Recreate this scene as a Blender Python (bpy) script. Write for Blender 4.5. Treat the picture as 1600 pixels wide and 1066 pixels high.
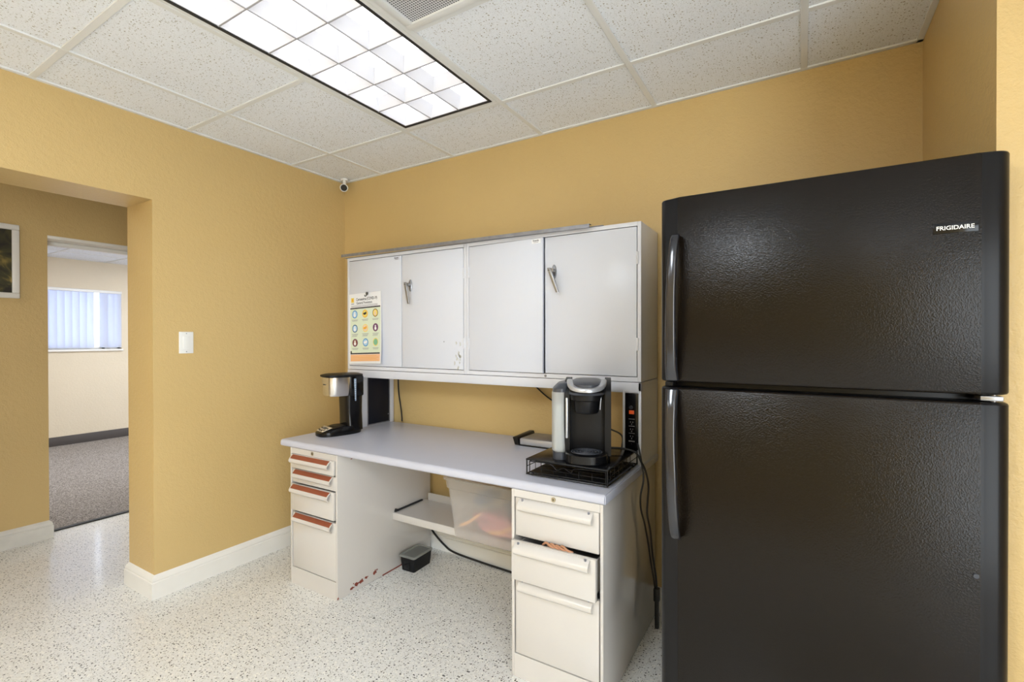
import bpy, bmesh, math, random
from mathutils import Vector, Matrix
random.seed(7)
scene = bpy.context.scene
for o in list(bpy.data.objects): bpy.data.objects.remove(o)
C = scene.collection
PI = math.pi

# ------------------------------------------------------------------ camera
cd = bpy.data.cameras.new('camera'); cam = bpy.data.objects.new('camera', cd); C.objects.link(cam)
cd.sensor_width = 36; cd.sensor_fit = 'HORIZONTAL'; cd.lens = 750.92/1600*36; cd.clip_start = 0.02
Fv = Vector((-0.51618664, 0.85645911, -0.00539823))
Rv = Vector((0.85647531, 0.5161846, -0.00187232))
Uv = Vector((-0.00118291, 0.00558991, 0.99998368))
m = Matrix.Identity(4)
for i in range(3):
    m[i][0] = Rv[i]; m[i][1] = Uv[i]; m[i][2] = -Fv[i]
m[0][3], m[1][3], m[2][3] = 0, 0, 1.3135
cam.matrix_world = m
scene.camera = cam

# ------------------------------------------------------------------ world, exposure
scene.view_settings.view_transform = 'Standard'; scene.view_settings.look = 'None'
scene.view_settings.gamma = 1; scene.view_settings.use_curve_mapping = False
scene.view_settings.exposure = 0.17
w = bpy.data.worlds.new('world'); scene.world = w; w.use_nodes = True
bg = w.node_tree.nodes['Background']; bg.inputs[0].default_value = (0.74, 0.83, 1.0, 1); bg.inputs[1].default_value = 6.0

TUBE = 1.7      # strength of the fluorescent panel over the desk

# area lamps: unseen fills added to room and hall, plus office ceiling lamps
def area_lamp(name, x, y, z, sx, sy, power, col=(1, .97, .92)):
    l = bpy.data.lights.new(name, 'AREA'); l.shape = 'RECTANGLE'; l.size = sx; l.size_y = sy; l.energy = power; l.color = col
    o = bpy.data.objects.new(name, l); C.objects.link(o); o.location = (x, y, z)
    return o
# added unseen fill at the far right wall, coloured like daylight; no window there
dl_ = area_lamp('right_fill', 1.86, -1.35, 1.15, 1.9, 2.2, 100, (.78, .89, 1)); dl_.rotation_euler = (0, PI/2, 0)
area_lamp('room_fill', -2.1, -1.7, 2.40, .5, 1.1, 16, (.88, .94, 1))  # this and the next: unseen fills added behind the camera
area_lamp('room_fill', .9, -1.7, 2.40, .5, 1.1, 14, (.88, .94, 1))
area_lamp('hall_fill', -3.68, -0.6, 2.40, .5, 1.0, 12)  # unseen fill added to lighten the dim hall
area_lamp('office_lamp', -6.1, 3.2, 2.29, .6, 1.2, 33, (.93, .96, 1))
area_lamp('office_lamp', -6.1, 0.9, 2.29, .6, 1.2, 33, (.93, .96, 1))

# ------------------------------------------------------------------ materials
def nm(name):
    mt = bpy.data.materials.new(name); mt.use_nodes = True
    nt = mt.node_tree; return mt, nt, nt.nodes['Principled BSDF']
def setp(b, **k):
    for a, v in k.items():
        b.inputs[{'col': 'Base Color', 'rough': 'Roughness', 'metal': 'Metallic', 'spec': 'Specular IOR Level', 'trans': 'Transmission Weight', 'ior': 'IOR', 'coat': 'Coat Weight', 'crough': 'Coat Roughness', 'alpha': 'Alpha'}[a]].default_value = (*v, 1) if a == 'col' else v
def N(nt, t, **k):
    n = nt.nodes.new(t)
    for a, v in k.items():
        if a in n.inputs: n.inputs[a].default_value = v
        else: setattr(n, a, v)
    return n
def coords(nt, scale=(1, 1, 1)):
    g = N(nt, 'ShaderNodeNewGeometry'); mp = N(nt, 'ShaderNodeMapping'); mp.inputs['Scale'].default_value = scale
    nt.links.new(g.outputs['Position'], mp.inputs[0]); return mp.outputs[0]
def add_bump(nt, b, height, strength, dist):
    bp = N(nt, 'ShaderNodeBump'); bp.inputs['Strength'].default_value = strength; bp.inputs['Distance'].default_value = dist
    nt.links.new(height, bp.inputs['Height']); nt.links.new(bp.outputs[0], b.inputs['Normal']); return bp
def plain(name, col, rough=.5, metal=0, var=.0, vscale=6, bump=0, bscale=200, **k):
    mt, nt, b = nm(name); setp(b, col=col, rough=rough, metal=metal, **k)
    P = coords(nt)
    if var:
        n = N(nt, 'ShaderNodeTexNoise', Scale=vscale, Detail=5.0); nt.links.new(P, n.inputs[0])
        mx = N(nt, 'ShaderNodeMix', data_type='RGBA'); mx.inputs[6].default_value = (*[c*(1-var) for c in col], 1); mx.inputs[7].default_value = (*[min(1, c*(1+var)) for c in col], 1)
        nt.links.new(n.outputs[0], mx.inputs[0]); nt.links.new(mx.outputs[2], b.inputs['Base Color'])
    if bump:
        n2 = N(nt, 'ShaderNodeTexNoise', Scale=bscale, Detail=3.0); nt.links.new(P, n2.inputs[0]); add_bump(nt, b, n2.outputs[0], bump, .002)
    return mt
def ramp(nt, src, stops, interp='LINEAR'):
    r = N(nt, 'ShaderNodeValToRGB'); r.color_ramp.interpolation = interp
    el = r.color_ramp.elements
    while len(el) < len(stops): el.new(.5)
    for e, (p, c) in zip(el, stops): e.position = p; e.color = (*c, 1) if len(c) == 3 else c
    nt.links.new(src, r.inputs[0]); return r.outputs[0]
def mixc(nt, fac, a, b_):
    mx = N(nt, 'ShaderNodeMix', data_type='RGBA')
    for s, v in ((0, fac), (6, a), (7, b_)):
        if hasattr(v, 'links'): nt.links.new(v, mx.inputs[s])
        else: mx.inputs[s].default_value = (*v, 1) if s else v
    return mx.outputs[2]
def math_(nt, op, a, b_=0.0):
    n = N(nt, 'ShaderNodeMath', operation=op)
    for i, v in enumerate((a, b_)):
        if hasattr(v, 'links'): nt.links.new(v, n.inputs[i])
        else: n.inputs[i].default_value = v
    return n.outputs[0]

def wall_paint(name, col, rough=.42):
    mt, nt, b = nm(name); setp(b, rough=rough, spec=.45)
    P = coords(nt)
    n = N(nt, 'ShaderNodeTexNoise', Scale=1.7, Detail=3.0); nt.links.new(P, n.inputs[0])
    c = mixc(nt, n.outputs[0], [x*.95 for x in col], [x*1.05 for x in col]); nt.links.new(c, b.inputs['Base Color'])
    # knock-down plaster: soft blobs over fine orange peel
    a = N(nt, 'ShaderNodeTexNoise', Scale=48.0, Detail=4.0, Roughness=.6); nt.links.new(P, a.inputs[0])
    v = N(nt, 'ShaderNodeTexNoise', Scale=170.0, Detail=2.0); nt.links.new(P, v.inputs[0])
    h = math_(nt, 'ADD', a.outputs[0], math_(nt, 'MULTIPLY', v.outputs[0], .35))
    add_bump(nt, b, h, .45, .006)
    return mt
YEL = (0.61, 0.437, 0.19)
M = {}
M['yellow'] = wall_paint('yellow_wall_paint', YEL)
M['cream_wall'] = wall_paint('cream_wall_paint', (.70, .61, .46))
def terrazzo():
    mt, nt, b = nm('terrazzo'); setp(b, rough=.3, spec=.5, coat=.35, crough=.1)
    P = coords(nt)
    d = N(nt, 'ShaderNodeTexNoise', Scale=55.0, Detail=2.0); nt.links.new(P, d.inputs[0])
    mp = N(nt, 'ShaderNodeVectorMath', operation='MULTIPLY_ADD'); nt.links.new(d.outputs['Color'], mp.inputs[0]); mp.inputs[1].default_value = (.012, .012, 0); nt.links.new(P, mp.inputs[2])
    def chips(scale, thr, size, jit=1.0, off=0):
        a = N(nt, 'ShaderNodeVectorMath', operation='ADD'); nt.links.new(mp.outputs[0], a.inputs[0]); a.inputs[1].default_value = (off, off*1.7, 0)
        v = N(nt, 'ShaderNodeTexVoronoi', voronoi_dimensions='2D', Scale=scale, Randomness=jit); nt.links.new(a.outputs[0], v.inputs[0])
        sp = N(nt, 'ShaderNodeSeparateColor'); nt.links.new(v.outputs['Color'], sp.inputs[0])
        on = math_(nt, 'GREATER_THAN', sp.outputs[0], thr)
        sz = math_(nt, 'MULTIPLY', sp.outputs[1], size)
        near = math_(nt, 'LESS_THAN', v.outputs['Distance'], sz)
        return math_(nt, 'MULTIPLY', on, near)
    big = N(nt, 'ShaderNodeTexNoise', Scale=2.0, Detail=4.0); nt.links.new(P, big.inputs[0])
    base = mixc(nt, big.outputs[0], (.70, .69, .655), (.80, .795, .77))
    base = mixc(nt, chips(130, .45, .5), base, (.64, .62, .57))
    base = mixc(nt, chips(95, .55, .5, off=3), base, (.86, .84, .78))
    base = mixc(nt, chips(74, .42, .26, off=7), base, (.035, .033, .03))
    base = mixc(nt, chips(120, .62, .30, off=11), base, (.16, .14, .12))
    nt.links.new(base, b.inputs['Base Color'])
    return mt
M['floor'] = terrazzo()
def carpet():
    mt, nt, b = nm('carpet'); setp(b, rough=.95, spec=.1)
    P = coords(nt); n = N(nt, 'ShaderNodeTexNoise', Scale=130.0, Detail=3.0); nt.links.new(P, n.inputs[0])
    c = ramp(nt, n.outputs[0], [(.35, (.12, .105, .095)), (.65, (.44, .40, .37))]); nt.links.new(c, b.inputs['Base Color'])
    add_bump(nt, b, n.outputs[0], .6, .006); return mt
M['carpet'] = carpet()
def ceiling_tile():
    mt, nt, b = nm('ceiling_tile'); setp(b, rough=.9, spec=.2)
    P = coords(nt)
    v = N(nt, 'ShaderNodeTexVoronoi', voronoi_dimensions='2D', Scale=100.0); 
    d = N(nt, 'ShaderNodeTexNoise', Scale=70.0, Detail=2.0); nt.links.new(P, d.inputs[0])
    mp = N(nt, 'ShaderNodeVectorMath', operation='MULTIPLY_ADD'); nt.links.new(d.outputs['Color'], mp.inputs[0]); mp.inputs[1].default_value = (.012, .012, 0); nt.links.new(P, mp.inputs[2])
    nt.links.new(mp.outputs[0], v.inputs[0])
    sp = N(nt, 'ShaderNodeSeparateColor'); nt.links.new(v.outputs['Color'], sp.inputs[0])
    pit = math_(nt, 'MULTIPLY', math_(nt, 'GREATER_THAN', sp.outputs[0], .5), math_(nt, 'LESS_THAN', v.outputs['Distance'], math_(nt, 'MULTIPLY', sp.outputs[1], .27)))
    n = N(nt, 'ShaderNodeTexNoise', Scale=260.0, Detail=2.0); nt.links.new(P, n.inputs[0])
    f = ramp(nt, n.outputs[0], [(.33, (.66, .68, .71)), (.42, (.85, .885, .945))])
    c = mixc(nt, pit, f, (.42, .40, .36)); nt.links.new(c, b.inputs['Base Color'])
    h = math_(nt, 'SUBTRACT', n.outputs[0], pit); add_bump(nt, b, h, .5, .003)
    return mt
M['tile'] = ceiling_tile()
M['tee'] = plain('ceiling_grid_white', (.74, .755, .76), .5)
M['trim'] = plain('white_baseboard_paint', (.80, .78, .73), .35, var=.05, vscale=8)
M['trim_dirty'] = plain('scuffed_white_paint', (.70, .68, .62), .4, var=.15, vscale=14)
M['darkbase'] = plain('dark_vinyl_base', (.07, .06, .055), .6)
M['steel'] = plain('cream_enamel_steel', (.585, .555, .52), .16, var=.03, vscale=5, bump=.03, bscale=60, spec=.6, coat=.5, crough=.06)
M['steelgrey'] = plain('light_grey_enamel_steel', (.64, .665, .74), .3, var=.02, vscale=4)
M['steelwhite'] = plain('white_enamel_frame', (.665, .68, .735), .3, var=.03, vscale=7)
M['laminate'] = plain('grey_laminate', (.51, .52, .60), .28, var=.03, vscale=9, bump=.03, bscale=300)
M['dark'] = plain('dark_gap', (.015, .015, .016), .6)
M['navy'] = plain('dark_blue_plastic', (.005, .007, .015), .4, spec=.25)
M['black'] = plain('glossy_black_plastic', (.005, .005, .006), .16, spec=.28)
M['blackmat'] = plain('satin_black_plastic', (.007, .007, .008), .38, spec=.2)
M['graphite'] = plain('graphite_plastic', (.05, .055, .068), .3, spec=.35)
M['chrome'] = plain('worn_chrome', (.30, .305, .32), .28, metal=.75)
M['silver'] = plain('silver_plastic', (.46, .47, .50), .32, metal=.45)
M['brushed'] = plain('brushed_stainless', (.72, .70, .68), .25, metal=1, var=.08, vscale=20)
M['greymetal'] = plain('dull_grey_metal', (.27, .28, .32), .35, metal=.6, var=.4, vscale=30)
M['rustbrown'] = plain('rust_brown_insert', (.25, .062, .026), .5, var=.12, vscale=30)
M['rust'] = plain('rust', (.22, .045, .025), .8, var=.4, vscale=60)
M['lock'] = plain('brass_lock', (.42, .36, .24), .35, metal=.8)
M['paper'] = plain('paper_white', (.82, .83, .86), .6)
M['pgreen'] = plain('poster_pale_green', (.68, .76, .60), .6)
M['ink'] = plain('black_ink', (.03, .03, .04), .6)
M['inkgrey'] = plain('grey_ink', (.30, .30, .33), .6)
for nme, c in dict(blue=(.05, .25, .6), navyi=(.04, .09, .2), orange=(.85, .42, .03), peach=(.86, .50, .30), yell=(.85, .68, .15), white=(.85, .85, .86), purple=(.16, .06, .14), green=(.22, .5, .32), brown=(.25, .1, .05), skin=(.8, .6, .45), lblue=(.4, .62, .82)).items():
    M['i_'+nme] = plain('print_'+nme, c, .6)
M['redlit'] = plain('red_rocker_switch', (.75, .10, .02), .35)
M['redlit'].node_tree.nodes['Principled BSDF'].inputs['Emission Color'].default_value = (1, .15, .03, 1)
M['redlit'].node_tree.nodes['Principled BSDF'].inputs['Emission Strength'].default_value = .15
M['beige'] = plain('champagne_panel', (.62, .54, .42), .35, metal=.3)
M['bluegauge'] = plain('water_gauge', (.25, .33, .45), .25)
M['perf'] = plain('perforated_grey', (.38, .39, .42), .6)
M['rubber'] = plain('rubber', (.01, .01, .01), .5)
M['pink'] = plain('pink_cloth', (.80, .30, .32), .8, var=.2, vscale=20)
M['navycloth'] = plain('navy_cloth', (.03, .05, .10), .8)
M['orangecloth'] = plain('orange_strap', (.9, .50, .22), .7)
M['brownpaper'] = plain('brown_rubber', (.45, .22, .12), .6)
M['whitegloss'] = plain('white_plastic', (.82, .82, .80), .3)
def fridge_skin():
    mt, nt, b = nm('textured_black_enamel'); setp(b, col=(.007, .005, .0035), rough=.13, spec=.20)
    P = coords(nt)
    n = N(nt, 'ShaderNodeTexNoise', Scale=300.0, Detail=2.0, Distortion=.6); nt.links.new(P, n.inputs[0])
    n2 = N(nt, 'ShaderNodeTexNoise', Scale=12.0, Detail=3.0); nt.links.new(P, n2.inputs[0])
    r = ramp(nt, n2.outputs[0], [(.3, (.13,)*3), (.7, (.18,)*3)]); nt.links.new(r, b.inputs['Roughness'])
    add_bump(nt, b, n.outputs[0], .5, .0012); return mt
M['fridge'] = fridge_skin()
M['fridgeside'] = plain('smooth_black_enamel', (.007, .007, .008), .3, spec=.2)
def frosted(name, col, fac):
    mt, nt, b = nm(name); setp(b, col=col, rough=.4, spec=.4)
    tr = N(nt, 'ShaderNodeBsdfTransparent'); tl = N(nt, 'ShaderNodeBsdfTranslucent'); tl.inputs[0].default_value = (*col, 1)
    m1 = N(nt, 'ShaderNodeMixShader'); m1.inputs[0].default_value = .45; nt.links.new(b.outputs[0], m1.inputs[1]); nt.links.new(tl.outputs[0], m1.inputs[2])
    m2 = N(nt, 'ShaderNodeMixShader'); m2.inputs[0].default_value = fac; nt.links.new(m1.outputs[0], m2.inputs[1]); nt.links.new(tr.outputs[0], m2.inputs[2])
    nt.links.new(m2.outputs[0], nt.nodes['Material Output'].inputs[0]); return mt
M['frost'] = frosted('frosted_plastic', (.80, .77, .73), .68)
M['tank'] = frosted('clear_grey_tank', (.72, .74, .74), .35)
M['smoke'] = frosted('smoky_lid', (.42, .43, .40), .25)
M['blind'] = frosted('vinyl_blind', (.78, .81, .90), .03)
def glass():
    mt, nt, b = nm('window_glass'); setp(b, col=(.95, .97, 1), rough=.02, trans=1, ior=1.45); return mt
M['glass'] = glass()
def emit(name, col, s):
    mt, nt, b = nm(name); setp(b, col=(.8, .8, .8), rough=.5)
    b.inputs['Emission Color'].default_value = (*col, 1); b.inputs['Emission Strength'].default_value = s; return mt
M['tube'] = emit('fluorescent_panel', (.965, .975, 1), TUBE)
M['tube2'] = emit('fluorescent_panel_rear', (.84, .92, 1), 32)
M['edge'] = plain('louver_shaded_edge', (.42, .42, .45), .5)  # darker than the blades: shade on their undersides put into the colour
M['louver'] = plain('white_louver', (.74, .74, .77), .3)
def painting():
    mt, nt, b = nm('landscape_print'); setp(b, rough=.5)
    P = coords(nt, (1, 5, 7)); n = N(nt, 'ShaderNodeTexNoise', Scale=1.1, Detail=4.0, Distortion=1.0); nt.links.new(P, n.inputs[0])
    c = ramp(nt, n.outputs[0], [(.36, (.008, .007, .004)), (.47, (.05, .045, .012)), (.54, (.20, .15, .035)), (.62, (.40, .28, .09)), (.7, (.05, .06, .02))]); nt.links.new(c, b.inputs['Base Color']); return mt
M['painting'] = painting()

# ------------------------------------------------------------------ mesh helpers
def B(): return bmesh.new()
def merge(dst, src, mi=0):
    for f in src.faces: f.material_index = mi
    me = bpy.data.meshes.new('tmp'); src.to_mesh(me); src.free(); dst.from_mesh(me); bpy.data.meshes.remove(me)
def box(bm, x0, x1, y0, y1, z0, z1, bev=0, mi=0, seg=2, fn=None):
    t = bmesh.new(); bmesh.ops.create_cube(t, size=1)
    for v in t.verts: v.co = Vector(((x0+x1)/2+v.co.x*(x1-x0), (y0+y1)/2+v.co.y*(y1-y0), (z0+z1)/2+v.co.z*(z1-z0)))
    if bev:
        bev = min(bev, .49*min(abs(x1-x0), abs(y1-y0), abs(z1-z0)))
        bmesh.ops.bevel(t, geom=list(t.edges), offset=bev, segments=seg, affect='EDGES', profile=.5)
    if fn:
        for v in t.verts: v.co = Vector(fn(v.co))
    merge(bm, t, mi); return bm
def ringmesh(bm, rings, mi=0, cap=True, closed=False):
    """rings: list of equally long point lists; skinned in order"""
    t = bmesh.new(); vs = [[t.verts.new(p) for p in r] for r in rings]; n = len(rings[0])
    rr = range(len(vs)) if closed else range(len(vs)-1)
    for i in rr:
        a, b = vs[i], vs[(i+1) % len(vs)]
        for j in range(n): t.faces.new((a[j], a[(j+1) % n], b[(j+1) % n], b[j]))
    if cap and not closed:
        t.faces.new(list(reversed(vs[0]))); t.faces.new(vs[-1])
    bmesh.ops.recalc_face_normals(t, faces=t.faces)
    merge(bm, t, mi); return bm
def cyl(bm, p0, p1, r, r2=None, n=24, mi=0):
    p0, p1 = Vector(p0), Vector(p1); d = (p1-p0).normalized(); a = d.orthogonal().normalized(); b = d.cross(a); r2 = r if r2 is None else r2
    f = lambda c, q: [c+(a*math.cos(k*2*PI/n)+b*math.sin(k*2*PI/n))*q for k in range(n)]
    return ringmesh(bm, [f(p0, r), f(p1, r2)], mi)
def catmull(pts, k=8):
    pts = [Vector(p) for p in pts]; P = [pts[0]*2-pts[1]]+pts+[pts[-1]*2-pts[-2]]; out = []
    for i in range(1, len(P)-2):
        for s in range(k):
            t = s/k; a, b, c, d = P[i-1:i+3]
            out.append(.5*((2*b)+(c-a)*t+(2*a-5*b+4*c-d)*t*t+(3*b-a-3*c+d)*t**3))
    return out+[pts[-1]]
def tube(bm, pts, r, n=8, mi=0, smooth=8, closed=False):
    P = catmull(pts, smooth) if smooth else [Vector(p) for p in pts]
    rings = []; up = None
    for i, p in enumerate(P):
        d = (P[min(i+1, len(P)-1)]-P[max(i-1, 0)]).normalized()
        if up is None: up = d.orthogonal().normalized()
        up = (up-d*up.dot(d)).normalized(); s = d.cross(up)
        rings.append([p+(up*math.cos(k*2*PI/n)+s*math.sin(k*2*PI/n))*r for k in range(n)])
    return ringmesh(bm, rings, mi, closed=closed)
def prism_x(bm, prof, x0, x1, mi=0):    # prof in (y,z)
    return ringmesh(bm, [[(x0, y, z) for y, z in prof], [(x1, y, z) for y, z in prof]], mi)
def prism_y(bm, prof, y0, y1, mi=0):    # prof in (x,z)
    return ringmesh(bm, [[(x, y0, z) for x, z in prof], [(x, y1, z) for x, z in prof]], mi)
def prism_z(bm, prof, z0, z1, mi=0):
    return ringmesh(bm, [[(x, y, z0) for x, y in prof], [(x, y, z1) for x, y in prof]], mi)
def sup(cx, cy, rx, ry, z, p=4, n=48):  # superellipse ring
    out = []
    for k in range(n):
        a = 2*PI*k/n; c, s = math.cos(a), math.sin(a)
        out.append((cx+rx*math.copysign(abs(c)**(2/p), c), cy+ry*math.copysign(abs(s)**(2/p), s), z))
    return out
def loft(bm, secs, mi=0, n=48):         # secs: (cx,cy,rx,ry,z,p)
    return ringmesh(bm, [sup(*s, n=n) for s in secs], mi)
def obj(name, bm, mat, parent=None, local=False, sharp=35):
    me = bpy.data.meshes.new(name); bm.to_mesh(me); bm.free()
    for mm in (mat if isinstance(mat, (list, tuple)) else [mat]): me.materials.append(M[mm] if isinstance(mm, str) else mm)
    o = bpy.data.objects.new(name, me); C.objects.link(o)
    if parent is not None:
        o.parent = parent
        if not local:
            r = parent
            while r.parent: r = r.parent
            me.transform(Matrix.Translation(-r.location))
    elif not local:
        xs = [v.co for v in me.vertices]
        c = Vector(((min(v.x for v in xs)+max(v.x for v in xs))/2, (min(v.y for v in xs)+max(v.y for v in xs))/2, min(v.z for v in xs)))
        me.transform(Matrix.Translation(-c)); o.location = c
    for p in me.polygons: p.use_smooth = True
    me.set_sharp_from_angle(angle=math.radians(sharp))
    return o
def thing(name, label, cat, loc=(0, 0, 0), rotz=0, group=None):
    o = bpy.data.objects.new(name, None); C.objects.link(o); o.empty_display_size = .05
    o.location = loc; o.rotation_euler = (0, 0, rotz); o['label'] = label; o['category'] = cat
    if group: o['group'] = group
    return o
def tag(o, label, cat, group=None):
    o['label'] = label; o['category'] = cat
    if group: o['group'] = group
    return o
def struct(name, bm, mat, parent=None, sharp=35):
    o = obj(name, bm, mat, parent, sharp=sharp)
    if parent is None: o['kind'] = 'structure'
    return o
def text_bm(bm, s, size, fn, mi=0, depth=.0006, bold=0, align='LEFT', sx=1):
    """text laid out in a plane (u,v,w); fn maps it into place"""
    cu = bpy.data.curves.new('t', 'FONT'); cu.body = s; cu.size = size; cu.extrude = depth; cu.offset = bold; cu.align_x = align; cu.resolution_u = 3
    to = bpy.data.objects.new('t', cu); C.objects.link(to); bpy.context.view_layer.update()
    me = bpy.data.meshes.new_from_object(to.evaluated_get(bpy.context.evaluated_depsgraph_get()))
    t = bmesh.new(); t.from_mesh(me)
    for v in t.verts: v.co = Vector(fn(v.co.x*sx, v.co.y, v.co.z))
    merge(bm, t, mi); bpy.data.objects.remove(to); bpy.data.curves.remove(cu); bpy.data.meshes.remove(me)

# ------------------------------------------------------------------ room shell
XL, YB, XR, YC, ZC = -2.807, 2.338, .387, 1.54, 2.422
XJ, XH, XH2, XF = -3.09, -4.26, -4.49, -7.82     # jamb back, hall wall, its far face, office far wall
YO0, YO1, ZO = .15, 1.143, 2.018                 # opening
YD0, YD1, ZD = 1.136, 2.04, 2.0                  # hall doorway
YR, XE = -2.5, 1.9                               # rear and far right walls
ZC2 = 2.315
ZT = 2.75                                        # wall tops run on above the hung ceilings
bm = B(); box(bm, XH2+.11, XE+.1, YR-.1, 3.5, -.1, 0); struct('floor', bm, 'floor')
bm = B(); box(bm, XF-.1, XH2+.11, -.5, 4.6, -.1, .004); struct('floor_office', bm, 'carpet')
bm = B(); box(bm, XH2+.085, XH2+.125, YD0, YD1, 0, .009, .004); struct('trim_1', bm, 'rubber')
# left wall with the cased opening (rounded plaster corners)
bm = B()
box(bm, XJ, XL, YO1, 3.5, 0, ZT); box(bm, XJ, XL, YR, YO0, 0, ZT)
box(bm, XJ, XL, YO0, YO1, ZO, ZT)
bmesh.ops.remove_doubles(bm, verts=bm.verts, dist=1e-5)
struct('wall_left', bm, 'yellow')
bm = B(); box(bm, XL, XR, YB, YB+.1, 0, ZT); struct('wall_back', bm, 'yellow')
bm = B(); box(bm, XR, XE+.1, YC, YB+.1, 0, ZT); struct('wall_right', bm, 'yellow')
bm = B(); box(bm, XE, XE+.1, YR, YC, 0, ZT); struct('wall_far_right', bm, 'yellow')
bm = B(); box(bm, XH, XE+.1, YR-.1, YR, 0, ZT); struct('wall_front', bm, 'yellow')
bm = B()
box(bm, XH2, XH, YD1, 3.5, 0, ZT); box(bm, XH2, XH, YR, YD0, 0, ZT); box(bm, XH2, XH, YD0, YD1, ZD, ZT)
struct('wall_hall', bm, ['yellow'])
bm = B(); box(bm, XH, XJ, 3.4, 3.5, 0, ZT); struct('wall_hall_end', bm, 'yellow')
# office walls, with a window in the far one
WY0, WY1, WZ0, WZ1 = 1.45, 2.82, 1.185, 1.95
bm = B()
box(bm, XF-.12, XF, -.5, WY0, 0, ZT); box(bm, XF-.12, XF, WY1, 4.6, 0, ZT); box(bm, XF-.12, XF, WY0, WY1, 0, WZ0); box(bm, XF-.12, XF, WY0, WY1, WZ1, ZT)
struct('wall_office', bm, 'cream_wall')
bm = B(); box(bm, XF, XH2, 4.5, 4.6, 0, ZT); struct('wall_office_right', bm, 'cream_wall')
bm = B(); box(bm, XF, XH2, -.5, -.4, 0, ZT); struct('wall_office_left', bm, 'cream_wall')
# window > frame, sill, glass, mullion
bm = B()
for a in ((WY0, WY0+.03, WZ0, WZ1), (WY1-.03, WY1, WZ0, WZ1), (WY0, WY1, WZ0, WZ0+.03), (WY0, WY1, WZ1-.03, WZ1)):
    box(bm, XF-.09, XF-.05, a[0], a[1], a[2], a[3], .003)
win = struct('window_1', bm, 'trim')
bm = B(); box(bm, XF-.09, XF-.05, 2.03, 2.07, WZ0, WZ1, .003); box(bm, XF-.09, XF-.05, 2.62, 2.66, WZ0, WZ1, .003); obj('mullion', bm, 'trim', win)
bm = B(); box(bm, XF-.073, XF-.067, WY0+.02, WY1-.02, WZ0+.02, WZ1-.02); obj('window_pane', bm, 'glass', win)
bm = B(); box(bm, XF-.05, XF+.03, WY0-.01, WY1+.01, WZ0-.025, WZ0, .004); obj('window_sill', bm, 'trim', win)
# vertical blind: head rail and slats
vb = thing('vertical_blind', 'pale blue white vertical slat blind hanging in the window of the carpeted room', 'blind', (XF, 2.2, WZ0))
bm = B(); box(bm, XF-.045, XF+.02, WY0, WY1, WZ1-.035, WZ1, .004); obj('head_rail', bm, 'whitegloss', vb)
k = 0; y = WY0+.03
while y < WY1-.03:
    if not (2.56 < y < 2.63):
        bm = B(); a = .55; c, s = math.cos(a)*.045, math.sin(a)*.045; prof = []
        for i in range(7):
            t = -1+i/3; prof.append((XF-.012+s*t+.006*(1-t*t)*c/.045, y+c*t))
        prof = prof+[(px+.0015, py) for px, py in reversed(prof)]
        prism_z(bm, prof, WZ0+.02, WZ1-.035); obj('slat', bm, 'blind', vb)
    y += .072; k += 1

# hung ceiling: main room grid
P = .6096; GX, GY = -2.4313, 1.9179
LX0, LX1, LY0, LY1 = GX+P, GX+2*P, GY-2*P, GY
VX0, VX1, VY0, VY1 = GX+2*P, GX+3*P, GY-2*P, GY-P
L2Y0, L2Y1 = GY-6*P, GY-4*P; L2X0, L2X1 = GX+2*P, GX+3*P
xs = [XL]+[GX+i*P for i in range(0, 8) if GX+i*P < XE-.02]+[XE]
ys = [YR]+[GY-i*P for i in range(7, -1, -1) if GY-i*P > YR+.02]+[YB]
bm = B()
for i in range(len(xs)-1):
    for j in range(len(ys)-1):
        x0, x1, y0, y1 = xs[i], xs[i+1], ys[j], ys[j+1]; cx, cy = (x0+x1)/2, (y0+y1)/2
        if LX0 < cx < LX1 and LY0 < cy < LY1: continue
        if VX0 < cx < VX1 and VY0 < cy < VY1: continue
        if L2X0 < cx < L2X1 and L2Y0 < cy < L2Y1: continue
        box(bm, x0, x1, y0, y1, ZC+.006, ZC+.02)
struct('ceiling', bm, 'tile')
bm = B()
for x in xs[1:-1]:
    segs = [(YR, YB)]
    if abs(x-(GX+2*P)) < 1e-3 or abs(x-(GX+P)) < 1e-3 or 1: segs = [(YR, YB)]
    for a, b_ in segs: box(bm, x-.012, x+.012, a, b_, ZC, ZC+.01, .001, seg=1)
for j, y in enumerate(ys[1:-1]):
    for i in range(len(xs)-1):
        cx = (xs[i]+xs[i+1])/2
        if LX0 < cx < LX1 and LY0+.01 < y < LY1-.01: continue
        if L2X0 < cx < L2X1 and L2Y0+.01 < y < L2Y1-.01: continue
        box(bm, xs[i]+.012, xs[i+1]-.012, y-.012, y+.012, ZC+.0006, ZC+.01, .001, seg=1)
# wall angle
for a in ((XL, XL+.02, YR, YB), (XR-.02, XR, YC, YB), (XE-.02, XE, YR, YC)): box(bm, a[0], a[1], a[2], a[3], ZC-.001, ZC+.008, .001, seg=1)
for a in ((XL, XR, YB-.02, YB), (XR, XE, YC-.02, YC), (XL, XE, YR, YR+.02)): box(bm, a[0], a[1], a[2], a[3], ZC-.001, ZC+.008, .001, seg=1)
struct('trim_2', bm, 'tee')
bm = B(); box(bm, XH, XJ, YR, 3.4, ZC+.006, ZC+.03); struct('ceiling_hall', bm, 'tile')
bm = B(); box(bm, XF, XH2, -.4, 4.5, ZC2, ZC2+.03)
struct('ceiling_office', bm, 'tile')
bm = B()
for x in [XF+.02+.61*i for i in range(1, 6)]: box(bm, x-.012, x+.012, -.4, 4.5, ZC2-.004, ZC2+.004)
for y in [.2+.61*i for i in range(0, 7)]: box(bm, XF, XH2, y-.012, y+.012, ZC2-.0045, ZC2+.004)
struct('trim_3', bm, 'tee')
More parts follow.
